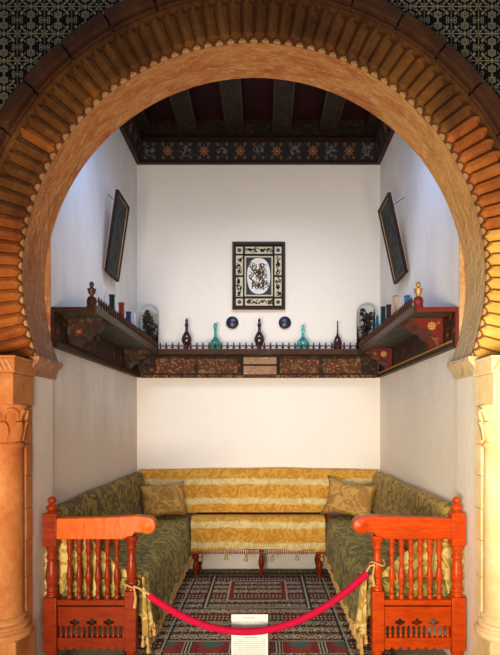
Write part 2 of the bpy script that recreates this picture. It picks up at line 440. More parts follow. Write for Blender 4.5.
# clip the two end rays to the spring line
for a, c in zip(angs, angs[1:]):
    pts = []
    i0 = (R*math.cos(a), AZ+R*math.sin(a)); i1 = (R*math.cos(c), AZ+R*math.sin(c))
    if a < 0 or c > PI+1e-6:
        s_ = 1 if a < 0 else -1
        if a < 0: o0, o1 = (BX*s_, i0[1]), (BX*s_, i1[1])
        else: o0, o1 = (BX*s_, i0[1]), (BX*s_, i1[1])
    else: o0, o1 = outer(a), outer(c)
    for y, m_ in ((YF, 2), (YB, 0)):
        b.add([(i0[0], y, i0[1]), (o0[0], y, o0[1]), (o1[0], y, o1[1]), (i1[0], y, i1[1])], [(0, 1, 2, 3)], m_)
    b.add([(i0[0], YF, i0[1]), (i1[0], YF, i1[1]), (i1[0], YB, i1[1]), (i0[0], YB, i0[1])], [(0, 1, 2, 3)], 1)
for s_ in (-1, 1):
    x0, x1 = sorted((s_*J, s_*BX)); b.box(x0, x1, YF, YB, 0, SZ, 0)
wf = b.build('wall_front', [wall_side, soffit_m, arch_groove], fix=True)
struct(wf, 'front wall pierced by the horseshoe arch')
for s_ in (-1, 1):
    x0, x1 = sorted((s_*1.249, s_*1.31)); MB().box(x0, x1, YB-.004, YB+.003, SZ, 2.85).build('added_edge_liner', soffit_m, wf)  # thin liner added to dull the overlit end of each side wall
NR = 78; pitch = (PI-2*a0)/NR
def rib_mesh():
    r0, r1, r2, r3 = 1.288, 1.312, 1.478, 1.505
    k = math.tan(pitch/2)*.93
    base = [(r0, 0), (r1, r1*k), (r2, r2*k), (r3, r3*k*.45), (r3, -r3*k*.45), (r2, -r2*k), (r1, -r1*k)]
    top = [(r0+.022, 0), (r1+.004, r1*k*.62), (r2-.008, r2*k*.50), (r3-.010, r3*k*.16), (r3-.010, -r3*k*.16), (r2-.008, -r2*k*.10), (r1+.004, -r1*k*.22)]
    mid = [(r*.5+q*.5 if i else r0+.004, t*.97) for i, ((r, t), (q, _)) in enumerate(zip(base, top))]
    n = 7
    vs = [(r, .004, t) for r, t in base]+[(r, -.026, t) for r, t in mid]+[(r, -.046, t) for r, t in top]
    fs = []
    for l in (0, 1):
        for i in range(n): fs.append((l*n+i, l*n+(i+1) % n, (l+1)*n+(i+1) % n, (l+1)*n+i))
    fs.append(tuple(range(2*n, 3*n)))
    me = bpy.data.meshes.new('rib'); me.from_pydata(vs, [], fs); me.materials.append(arch_stone)
    bm = bmesh.new(); bm.from_mesh(me); bmesh.ops.recalc_face_normals(bm, faces=bm.faces)
    if bm.faces[-1:] : pass
    bm.to_mesh(me); bm.free(); return me
rm = rib_mesh()
wfo = wf.location
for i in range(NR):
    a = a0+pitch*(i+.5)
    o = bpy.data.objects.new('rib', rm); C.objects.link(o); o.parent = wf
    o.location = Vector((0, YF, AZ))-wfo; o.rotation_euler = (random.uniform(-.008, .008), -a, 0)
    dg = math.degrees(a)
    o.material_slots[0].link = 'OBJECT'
    o.material_slots[0].material = rib_gold if dg < 9.5 else (rib_red if dg < 36 or dg > 168 or 146 < dg < 148.5 else arch_stone)  # rib tone set by angle: golden lower right, red-orange flanks, brown elsewhere
# teeth between the rib points
b = MB()
for i in range(NR+1):
    a = a0+pitch*i
    for rr, da, y in (): pass
    def pt(r, da, y): return (r*math.cos(a+da), y, AZ+r*math.sin(a+da))
    w_ = pitch*.30
    vs = [pt(1.285, -w_, YF-.02), pt(1.285, w_, YF-.02), pt(1.311, 0, YF-.012), pt(1.285, -w_, YF+.01), pt(1.285, w_, YF+.01), pt(1.311, 0, YF+.01)]
    b.add(vs, [(0, 1, 2), (3, 5, 4), (0, 3, 4, 1), (1, 4, 5, 2), (2, 5, 3, 0)])
tag(b.build('tooth_row', tooth_m, wf), 'row of small cream triangular teeth along the arch edge', kind='stuff')
# flat band and stepped ring of moulding stones
def arc_block(b, r0, r1, y0, y1, a, c, n=4):
    for k in range(n):
        p, q = a+(c-a)*k/n, a+(c-a)*(k+1)/n
        vs = []
        for ang in (p, q):
            for r, y in ((r0, y0), (r1, y0), (r1, y1), (r0, y1)): vs.append((r*math.cos(ang), y, AZ+r*math.sin(ang)))
        fs = [(0, 1, 5, 4), (1, 2, 6, 5), (2, 3, 7, 6), (3, 0, 4, 7)]
        if k == 0: fs.append((0, 3, 2, 1))
        if k == n-1: fs.append((4, 5, 6, 7))
        b.add(vs, fs)
b = MB(); arc_block(b, 1.286, 1.540, YF-.015, YF-.001, a0, PI-a0, 72); b.build('groove_backing', arch_groove, wf)
b = MB(); arc_block(b, 1.505, 1.535, YF-.022, YF+.01, a0, PI-a0, 60); b.build('arch_band', arch_stone, wf)
NS = 22
for i in range(NS):
    a = a0+(PI-2*a0)*i/NS+.003; c = a0+(PI-2*a0)*(i+1)/NS-.003; j = random.uniform(-.004, .004)
    b = MB(); arc_block(b, 1.533, 1.555+j*.5, YF-.040, YF+.01, a, c, 5); arc_block(b, 1.555+j*.5, 1.632+j, YF-.070+j, YF+.01, a, c, 5)
    b.build('moulding_stone', ring_stone, wf, bevel=.008)
# tiles in the spandrels
tm = bpy.data.meshes.new('tile')
h_ = .0735
tv = [(-h_, 0, -h_), (h_, 0, -h_), (h_, 0, h_), (-h_, 0, h_)]
q = .0715
tv2 = [(x*q/h_, -.012, z*q/h_) for x, _, z in tv]
tm.from_pydata(tv2+[(x, -.009, z) for x, _, z in tv]+tv, [], [(0, 1, 2, 3)]+[(i, i+4, (i+1) % 4+4, (i+1) % 4) for i in range(4)]+[(i+4, i+8, (i+1) % 4+8, (i+1) % 4+4) for i in range(4)])
tm.materials.append(tile_m)
bmx = bmesh.new(); bmx.from_mesh(tm); bmesh.ops.recalc_face_normals(bmx, faces=bmx.faces); bmx.to_mesh(tm); bmx.free()
if tm.polygons[0].normal.y > 0: tm.flip_normals()
TX0, TZ0 = -1.308+.075, 3.809+.075
for i in range(-5, 22):
    for k in range(-12, 5):
        x, z = TX0+i*.15, TZ0+k*.15
        far = math.hypot(abs(x)+.075, max(abs(z-AZ)-0, 0)+.075)
        if far < 1.60 or z < 2.25: continue
        o = bpy.data.objects.new('tile', tm); C.objects.link(o); o.parent = wf
        o.location = Vector((x, YF+random.uniform(-.001, .001), z))-wfo
        o.rotation_euler = (random.uniform(-.004, .004), 0, random.uniform(-.005, .005))

# ceiling, beams, cornice
ce = struct(MB().box(-H-.2, H+.2, YB, D+.2, ZT, ZT+.15).build('ceiling', maroon), 'dark painted timber ceiling')
ZB = 4.43
bx_ = [-1.16, -.697, -.233, .233, .697, 1.16]
for x in bx_:
    b = MB().box(x-.078, x+.078, YB+.01, D-.14, ZB, ZB+.16)
    o = b.build('beam', beam_paint, ce); 
    e = MB()
    for s_ in (-1, 1): e.box(x+s_*.084-.009, x+s_*.084+.009, YB+.01, D-.14, ZB-.008, ZB+.17)
    e.build('beam_edge', dark_wood, o)
for a, c in zip([-1.25]+bx_, bx_+[1.25]):
    x0, x1 = a+.094 if a > -1.24 else a+.01, c-.094 if c < 1.24 else c-.01
    if x1-x0 < .03: continue
    MB().box(x0, x1, YB+.01, D-.14, ZB+.12, ZB+.15).build('plank', maroon, ce)
b = MB().box(-1.2, 1.2, D-.14, D-.01, ZB-.01, ZB+.18); tag(b.build('header_beam', beam_paint, ce))
cz0, cz1 = P(0, 163, D)[1], P(0, 142, 5.39)[1]
pr = [(D-.001, cz0), (D-.03, cz0), (D-.065, cz1), (D-.001, cz1)]
b = MB().prism(pr, -H+.002, H-.002, 'x'); o = b.build('trim_1', cornice_m); struct(o, 'dark cornice with painted stars on the back wall')
b = MB().box(-H+.002, H-.002, D-.085, D-.001, cz1, cz1+.035); b.box(-H+.002, H-.002, D-.045, D-.001, cz0-.02, cz0)
b.build('cornice_lip', dark_wood, o)
for k, s_ in ((2, -1), (3, 1)):
    pr = [(s_*(H-.001), cz0), (s_*(H-.03), cz0), (s_*(H-.065), cz1), (s_*(H-.001), cz1)]
    o = MB().prism(pr, YB+.01, D-.09, 'y').build('trim_%d' % k, cornice_m); struct(o, 'painted dark cornice along the %s side wall' % ('left' if s_ < 0 else 'right'))
    b = MB(); xs = sorted((s_*(H-.001), s_*(H-.085))); b.box(xs[0], xs[1], YB+.01, D-.09, cz1, cz1+.035)
    xs = sorted((s_*(H-.001), s_*(H-.045))); b.box(xs[0], xs[1], YB+.01, D-.05, cz0-.02, cz0); b.build('cornice_lip', dark_wood, o)

# ------------------------------------------------------------------ columns with imposts
def column(s_, stone_m, label):
    cx, cy = s_*1.327, 2.815
    t = thing('stone_column', (cx, cy, 0), label, 'column')
    MB().box(cx-.115, cx+.115, cy-.11, YF-.002, 0, .385).build('plinth', stone_m, t, bevel=.008)
    MB().lathe(cx, cy, .385, [(.0, 0), (.142, 0), (.146, .012), (.142, .028), (.128, .034), (.122, .046), (.130, .054), (.128, .068), (.112, .074), (.110, .086), (.114, .094), (.101, .11), (0, .11)], 32).build('base', stone_m, t, smooth=True)
    MB().lathe(cx, cy, .495, [(0, 0), (.100, 0), (.099, .5), (.096, .88), (.0, .88)], 32).build('shaft', stone_m, t, smooth=True)
    cp = MB().lathe(cx, cy, 1.375, [(0, 0), (.104, 0), (.108, .012), (.104, .024), (.094, .03), (.092, .09), (.098, .14), (.112, .185), (.118, .225), (0, .225)], 32).build('capital', stone_m, t, smooth=True)
    # two rows of carved leaves with scooped arches
    for k in range(8):
        a = 2*PI*k/8+PI/8; lf = []
        ca_, sa = math.cos(a), math.sin(a)
        pts = [(.098, .035, .020), (.104, .075, .030), (.110, .11, .028), (.120, .135, .014), (.124, .128, .0)]
        bb = MB(); vs = []
        for r, z, w_ in pts:
            for q_ in (-1, 0, 1): vs.append((cx+ca_*(r+(.008 if q_ == 0 else 0))-sa*q_*w_, cy+sa*(r+(.008 if q_ == 0 else 0))+ca_*q_*w_, 1.375+z))
        for r, z, w_ in pts:
            for q_ in (-1, 0, 1): vs.append((cx+ca_*(r-.02)-sa*q_*w_, cy+sa*(r-.02)+ca_*q_*w_, 1.375+z))
        fs = []; n = len(pts)
        for i in range(n-1):
            for j in range(2):
                p_ = i*3+j; fs.append((p_, p_+1, p_+4, p_+3)); p_ += 3*n; fs.append((p_, p_+3, p_+4, p_+1))
            fs.append((i*3, i*3+3, i*3+3+3*n, i*3+3*n)); fs.append((i*3+2, i*3+2+3*n, i*3+5+3*n, i*3+5))
        fs.append((0, 3*n, 3*n+1, 3*n+2, 2, 1))
        bb.add(vs, fs); bb.build('leaf', stone_m, cp, smooth=True)
    for k in range(8):
        a = 2*PI*k/8
        pts = [(cx+math.cos(a+w_)*r, cy+math.sin(a+w_)*r, 1.375+z) for w_, r, z in ((-.34, .107, .145), (-.30, .114, .175), (-.16, .119, .196), (0, .121, .203), (.16, .119, .196), (.30, .114, .175), (.34, .107, .145))]
        MB().tube(pts, .008, 6).build('carved_arch', stone_m, cp, smooth=True)
    MB().box(cx-.105, cx+.108 if s_ < 0 else cx+.105, cy-.125, YF-.002, 1.60, 1.762).build('impost_block', stone_m, t, bevel=.006)
    if s_ > 0: pass
    # projecting impost moulding that carries chevrons
    b = MB(); xi = 1.212
    for (z0, z1, g) in ((1.762, 1.836, 0.0), (1.836, 1.850, .006)):
        x0, x1 = sorted((s_*(xi-g), s_*1.62)); b.box(x0, x1, cy-.125-g, YF-.002, z0, z1)
    im = b.build('impost_moulding', stone_m, t, bevel=.004)
    b = MB(); ya, yb_ = cy-.130, cy-.124
    for k in range(15):
        x = s_*(1.222+k*.026); up = 1 if (k//3) % 2 == 0 else -1
        q0, q1 = (x, 1.772), (x+s_*.030, 1.828)
        if up < 0: q0, q1 = (x, 1.828), (x+s_*.030, 1.772)
        w_ = .0042
        b.add([(q0[0]-w_, ya, q0[1]), (q0[0]+w_, ya, q0[1]), (q1[0]+w_, ya, q1[1]), (q1[0]-w_, ya, q1[1]),
               (q0[0]-w_, yb_, q0[1]), (q0[0]+w_, yb_, q0[1]), (q1[0]+w_, yb_, q1[1]), (q1[0]-w_, yb_, q1[1])],
              [(0, 1, 2, 3), (4, 7, 6, 5), (0, 4, 5, 1), (1, 5, 6, 2), (2, 6, 7, 3), (3, 7, 4, 0)])
    tag(b.build('chevron_band', tooth_m, im), kind='stuff')
    # jamb strip of squared blocks behind the shaft
    z = 0; hs = [.39, .28, .20, .17, .18, .17, .21]
    for k, hh in enumerate(hs):
        x0, x1 = sorted((s_*(1.229-.0015*(k % 2)), s_*1.36))
        MB().box(x0, x1, 2.862, YF-.003, z+.0012, min(z+hh, 1.597)-.0012).build('jamb_block', stone_m, t, bevel=.002); z += hh
    pj = [(1.236, 1.874), (1.176, 1.874), (1.177, 1.852), (1.186, 1.838), (1.203, 1.824), (1.213, 1.800), (1.216, 1.775), (1.236, 1.770)]
    MB().prism([(s_*x, z) for x, z in pj], YF-.04, YB+.01, 'y').build('jamb_moulding', soffit_m, t, bevel=.003)
    return t
column(-1, col_shaded, 'stone column in dim-light orange tones with leaf capital on the left of the arch')
column(1, col_lit, 'stone column in bright-light cream tones with leaf capital on the right of the arch')

# ------------------------------------------------------------------ rug
b = MB(); 
def rugf(i, j):
    x = -.88+1.76*i; y = 3.02+2.36*j
    return (x, y, .012+.003*noise.noise((x*3, y*3, 0)))
b.grid(rugf, 24, 30); 
rg = b.build('rug', rug_m, solid=.010); tag(rg, 'dark red and navy woven rug covering the alcove floor', 'rug')
b = MB()
for i in range(170):
    x = -.875+1.75*i/169
    b.add([(x-.002, 3.02, .012), (x+.002, 3.02, .012), (x+random.uniform(-.004, .004), 2.975, .003), (x, 3.02, .016)], [(0, 1, 2), (0, 2, 3), (1, 3, 2), (0, 3, 1)])
tag(b.build('fringe', gold_thread, rg), 'short pale fringe on the near edge', kind='stuff')

# ------------------------------------------------------------------ benches
def turned_leg(b, x, y, z0, z1, r):
    h = z1-z0
    b.lathe(x, y, z0, [(0, 0), (r*.55, 0), (r*.8, h*.08), (r*.5, h*.16), (r*.9, h*.3), (r, h*.42), (r*.7, h*.56), (r*.45, h*.62), (r*.85, h*.68), (r*.9, h*.76), (r*.6, h*.82), (r, h*.88), (r, h), (0, h)], 14)
def tassels(b, pts, L=.07, r=.010):
    for p in pts:
        l = L*random.uniform(.8, 1.15)
        b.lathe(p[0]+random.uniform(-.004, .004), p[1]+random.uniform(-.004, .004), p[2]-l, [(0, 0), (r*.9, 0), (r, l*.25), (r*.45, l*.55), (r*.85, l*.68), (r*.6, l*.82), (.002, l*.9), (.002, l)], 6)
def side_bench(s_, wood_m, rail_m, seat_m, back_m, label):
    t = thing('upholstered_bench', (s_*.95, 4.2, 0), label, 'bench', 'upholstered alcove benches')
    X = lambda x: s_*x
    def bx(b, x0, x1, *r):
        a, c = sorted((X(x0), X(x1))); b.box(a, c, *r); return b
    y0, y1 = 3.055, 3.115; yc = (y0+y1)/2
    # outer post: foot, square block, turned neck, square head, finial
    b = MB(); xo = 1.178; q = .040
    bx(b, xo-q, xo+q, y0-.01, y1+.01, .19, .50); bx(b, xo-q, xo+q, y0-.01, y1+.01, .795, .985)
    b.lathe(X(xo), yc, 0, [(0, 0), (.026, 0), (.032, .02), (.036, .06), (.028, .10), (.036, .13), (.03, .155), (.038, .175), (.038, .19), (0, .19)], 16)
    b.lathe(X(xo), yc, .50, [(0, 0), (.036, 0), (.036, .012), (.028, .02), (.034, .032), (.034, .042), (.026, .052), (.030, .075), (.036, .11), (.035, .14), (.027, .19), (.024, .21), (.032, .222), (.032, .235), (.024, .245), (.027, .262), (.036, .28), (.036, .297), (0, .297)], 16)
    po = b.build('outer_post', wood_m, t, smooth=True, bevel=.004)
    MB().lathe(X(xo), yc, .985, [(0, 0), (.026, 0), (.020, .008), (.031, .018), (.034, .030), (.028, .042), (.017, .048), (.014, .054), (.024, .062), (.026, .074), (.018, .088), (0, .094)], 16).build('finial', wood_m, po, smooth=True)
    # inner post
    b = MB(); xi = .715; q = .034
    bx(b, xi-q, xi+q, y0-.006, y1+.006, .19, .535)
    b.lathe(X(xi), yc, 0, [(0, 0), (.024, 0), (.032, .03), (.03, .07), (.024, .10), (.033, .13), (.028, .155), (.034, .19), (0, .19)], 16)
    b.lathe(X(xi), yc, .535, [(0, 0), (.033, 0), (.030, .02), (.024, .028), (.031, .038), (.031, .05), (.023, .058), (.027, .085), (.032, .12), (.029, .15), (.020, .20), (.019, .235), (.030, .245), (.030, .257), (.022, .265), (.030, .28), (.040, .30), (.040, .318), (0, .318)], 16)
    b.build('inner_post', wood_m, t, smooth=True, bevel=.004)
    # top rail with scroll
    pts = [(1.145, .835), (1.145, .955), (1.0, .958), (.86, .962), (.74, .968), (.68, .972), (.64, .966)]
    cxs, czs, rr = .618, .915, .050
    for k in range(13):
        a = PI*.42+k*(PI*1.30)/12
        # sweep from the top round the free end to the underside
        pts.append((cxs-rr*math.cos(PI*.5-(a-PI*.42)) if False else cxs+rr*math.cos(a), czs+rr*math.sin(a)))
    pts += [(.665, .872), (.69, .875), (.70, .855), (.73, .848), (.76, .835)]
    b = MB().prism([(X(x), z) for x, z in pts], y0-.004, y1+.004, 'y')
    tr = b.build('top_rail', rail_m, t, bevel=.006)
    MB().lathe(X(cxs), y0-.004, czs, [(.0, .010), (.018, .008), (.030, .004), (.044, .002), (.044, -.002), (0, -.002)][::-1], 20, axis='y').build('scroll_boss', rail_m, tr, smooth=True)
    for k in range(6):
        x = .80+.055*k
        MB().lathe(X(x), yc, .482, [(0, 0), (.015, 0), (.017, .02), (.010, .03), (.017, .042), (.010, .056), (.012, .08), (.019, .115), (.020, .135), (.013, .175), (.010, .21), (.016, .22), (.010, .232), (.012, .26), (.019, .285), (.014, .31), (.018, .325), (.018, .354), (0, .354)], 12).build('spindle', wood_m, t, smooth=True)
    MB_ = bx(MB(), .745, 1.14, y0+.002, y1-.002, .452, .483); MB_.build('lower_rail', wood_m, t, bevel=.005)
    # panel with three spade cut-outs, small balusters below, scalloped apron
    zt, zb = .440, .330; pts = [(.748, zt), (.748, zb)]
    for k in range(3):
        c = .845+.098*k
        pts += [(c-.010, zb), (c-.010, zb+.008), (c-.022, zb+.010), (c-.031, zb+.018), (c-.027, zb+.028), (c-.012, zb+.032), (c, zb+.046),
                (c+.012, zb+.032), (c+.027, zb+.028), (c+.031, zb+.018), (c+.022, zb+.010), (c+.010, zb+.008), (c+.010, zb)]
    pts += [(1.14, zb), (1.14, zt)]
    MB().prism([(X(x), z) for x, z in pts], y0+.018, y1-.016, 'y').build('cutout_panel', wood_m, t)
    b = MB()
    for k in range(13):
        b.lathe(X(.760+.0305*k), yc, .262, [(0, 0), (.010, 0), (.010, .01), (.006, .018), (.010, .036), (.006, .05), (.010, .058), (.010, .069), (0, .069)], 8)
    tag(b.build('baluster_row', wood_m, t, smooth=True), kind='stuff')
    pts = [(.748, .262), (1.14, .262), (1.14, .215)]
    for k in range(8):
        c = 1.14-.049*(k+.5)
        for j in range(5):
            a = j*PI/4; pts.append((c+.0225*math.cos(a), .212-.020*math.sin(a)))
    pts += [(.748, .215)]
    MB().prism([(X(x), z) for x, z in pts], y0+.012, y1-.012, 'y').build('apron', wood_m, t)
    # bed rails and legs under the seat
    b = MB(); bx(b, .70, .74, y1+.01, 5.22, .30, .36); bx(b, 1.17, 1.21, y1+.01, 5.22, .30, .36)
    for yy in (3.6, 4.2, 4.8): bx(b, .74, 1.17, yy, yy+.05, .30, .35)
    b.build('bed_frame', wood_m, t)
    for yy in (3.95, 5.02):
        for xx in (.725, 1.18):
            b = MB(); turned_leg(b, X(xx), yy, .014 if xx < .8 else .0, .30, .032); b.build('leg', wood_m, t, smooth=True)
    # draped seat: closed section swept along the bench
    ys, ye = 3.135, 5.26
    prof = [(1.235, .37), (1.235, .56), (1.10, .585), (.92, .592), (.78, .590), (.71, .575), (.672, .545), (.655, .50), (.648, .42), (.646, .34), (.640, .25), (.652, .25), (.660, .33), (.668, .365), (.90, .37)]
    def f(i, j):
        n = len(prof); x, z = prof[int(round(j*n)) % n]; y = ys+(ye-ys)*i
        hem = max(0, (.5-z)/.25) if x < .67 else 0
        e = .012*noise.noise((x*3, y*4, z*2))+hem*.012*math.sin(y*26+3*s_)
        zz = z+(.014*noise.noise((x*4+5, y*2.6, s_)) if z > .54 else 0)+(-.06*(1-i)+.02*i if z < .3 else 0)
        return (X(min(1.236, x-e)) if x < 1.2 else X(x), y, zz)
    MB().grid(f, 60, len(prof), True, True).build('seat_cover', seat_m, t, smooth=True)
    # back cushion
    prof2 = [(1.238, .60), (1.238, 1.00), (1.215, 1.028), (1.17, 1.030), (1.14, 1.0), (1.125, .92), (1.10, .80), (1.085, .68), (1.09, .60)]
    def f2(i, j):
        n = len(prof2); x, z = prof2[int(round(j*n)) % n]; y = ys+.03+(5.275-ys-.03)*i
        rnd = min(1, i/.04, (1-i)/.02)**.5
        k = (z-.6)/.43
        zz = z+(.009*noise.noise((y*2.2, s_*3, 1))-.02*(1-i))*k-(1-rnd)*.05*k
        e = .012*noise.noise((y*3.5, z*5, s_))
        return (X(x-e*(x < 1.2)), y, zz)
    MB().grid(f2, 56, len(prof2), True, True).build('back_cushion', back_m, t, smooth=True)
    b = MB(); n = 46
    tassels(b, [(X(.640), ys+.03+(ye-ys-.06)*i/n, .205+.07*i/n) for i in range(n+1)], .075, .014)
    tag(b.build('fringe', gold_thread, t, smooth=True), 'gold tassel fringe along the seat hem', kind='stuff')
    # cloth hanging at the near end, seen between the spindles
    def f3(i, j):
        x = .68+.535*i; z = .40+.50*j
        zt_ = z if j < .99 else z
        top = .60+.36*max(0, min(1, (x-.74)/.40))
        z = .43+(top-.43)*j
        return (X(x), 3.152+.014*math.sin(i*34+j*2)+.01*noise.noise((i*5, j*4, s_)), z)
    MB().grid(f3, 48, 10).build('end_drape', end_cloth, t, smooth=True, solid=.006)
    def f4(i, j):
        x = .655-.05*(1-j)*math.sin(i*PI)-.01*math.sin(i*17); y = 3.10+.14*i
        z = .60-.0*i-(1-j)*(.34-.10*i+.02*math.sin(i*20))
        return (X(x-.012*math.sin(i*22)*(1-j)), y, z)
    cd = MB().grid(f4, 24, 8).build('corner_drape', end_cloth, t, smooth=True, solid=.005)
    b = MB(); tassels(b, [(X(.655-.05*math.sin(i/7*PI)-.01*math.sin(i/7*17)), 3.10+.14*i/7, .275+.10*i/7) for i in range(8)], .075, .012)
    tag(b.build('fringe', gold_thread, cd, smooth=True), kind='stuff')
    b = MB()
    for i in range(6):
        z = .86-.075*i
        b.tube([(X(1.205), 3.135, z+.05), (X(1.226), 3.12, z+.02), (X(1.224), 3.115, z-.05)], [.006, .012, .004], 6)
    tag(b.build('side_fringe', end_cloth, t, smooth=True), kind='stuff')
    return t
side_bench(-1, red_wood_dim, orange_wood, seat_green, green_brocade, 'red wooden bench in dim-light tones with olive cushions along the left wall')
side_bench(1, red_wood_lit, red_wood_lit, seat_green, right_brocade, 'red wooden bench in bright-light tones with ochre cushions along the right wall')
# back bench
t = thing('upholstered_bench', (0, 5.2, 0), 'low bench with gold striped cover against the white back wall', 'bench', 'upholstered alcove benches')
prof = [(5.27, .36), (5.27, .60), (5.18, .612), (5.10, .606), (5.06, .585), (5.045, .55), (5.042, .46), (5.040, .38), (5.034, .30), (5.046, .30), (5.055, .355), (5.15, .36)]
def f(i, j):
    n = len(prof); y, z = prof[int(round(j*n)) % n]; x = -.640+1.28*i
    hem = max(0, (.5-z)/.2) if y < 5.06 else 0
    return (x, y-(.006*noise.noise((x*4, z*4, 2))+hem*.007*math.sin(x*24)), z+(-.012*math.cos(i*2*PI) if z < .31 else 0))
MB().grid(f, 60, len(prof), True, True).build('seat_cover', gold_stripe, t, smooth=True)
prof3 = [(5.436, .62), (5.436, 1.03), (5.41, 1.052), (5.37, 1.05), (5.345, 1.02), (5.325, .92), (5.30, .78), (5.285, .66), (5.285, .62)]
def f(i, j):
    n = len(prof3); y, z = prof3[int(round(j*n)) % n]; x = -1.215+2.43*i
    k = (z-.62)/.43
    return (x, y-.008*noise.noise((x*2.5, z*3, 7))*(y < 5.4), z+.010*noise.noise((x*2, 4, 4))*k-.015*k*(1-math.sin(i*PI)))
MB().grid(f, 60, len(prof3), True, True).build('back_cushion', gold_stripe, t, smooth=True)
MB().box(-.63, .63, 5.06, 5.10, .30, .355).box(-.63, .63, 5.38, 5.42, .30, .60).build('bed_frame', red_wood_dim, t)
MB().box(-1.07, 1.07, 5.30, 5.42, .54, .590).build('back_rail', red_wood_dim, t)
for x, y in ((-.60, 5.095), (.59, 5.095), (.03, 5.20), (-.6, 5.40), (.6, 5.40)):
    b = MB(); turned_leg(b, x, y, .014 if y < 5.3 else 0, .30 if y != 5.20 else .355, .030); b.build('leg', red_wood_dim, t, smooth=True)
b = MB()
for i in range(64):
    x = -.63+1.26*i/63; b.lathe(x, 5.036, .262, [(0, 0), (.008, .004), (.009, .016), (.004, .03), (.003, .045)], 5)
tag(b.build('fringe', rust_thread, t), 'rust coloured scalloped fringe under the seat', kind='stuff')
b = MB(); tassels(b, [P(px, 552, 5.03)[:1]+(5.03, .275) for px in (200, 226, 246, 272, 297, 322)], .075, .020)
tag(b.build('tassel_row', gold_thread, t, smooth=True), kind='stuff')

# pillows
def pillow(x, y, z, w_, h, rot, label, ears):
    b = MB(); n = 18
    def f(side):
        def g(i, j):
            u, v = i*2-1, j*2-1
            k = max(0, (1-u**4)*(1-v**4))**.5
            pin = 1-.10*(1-abs(u)**1.5)*(abs(v)**6)-0
            e = 1+ears*(abs(u)*abs(v))**3
            return Vector((u*w_/2*e*(1-.08*(1-v*v)*0), side*.075*k*(1+.15*noise.noise((u*2, v*2, x))), (v*h/2*pin*e)))
        return g
    for sd in (-1, 1): b.grid(f(sd), n, n)
    M_ = Matrix.Translation((x, y, z)) @ Matrix.Rotation(rot[2], 4, 'Z') @ Matrix.Rotation(rot[0], 4, 'X') @ Matrix.Rotation(rot[1], 4, 'Y')
    b.v = [M_ @ v for v in b.v]
    o = b.build('pillow', pillow_m, smooth='all', fix=False)
    bm = bmesh.new(); bm.from_mesh(o.data); bmesh.ops.remove_doubles(bm, verts=bm.verts, dist=.0008); bmesh.ops.recalc_face_normals(bm, faces=bm.faces); bm.to_mesh(o.data); bm.free()
    return tag(o, label, 'pillow', 'pillows in the alcove corners')
pillow(-.905, 5.06, .770, .41, .31, (-.25, -.05, .45), 'brown gold brocade pillow in the left corner on the olive seat', .08)
pillow(.875, 5.06, .78, .44, .32, (-.25, .12, -.45), 'gold brocade pillow with pointed corners in the right corner', .22)

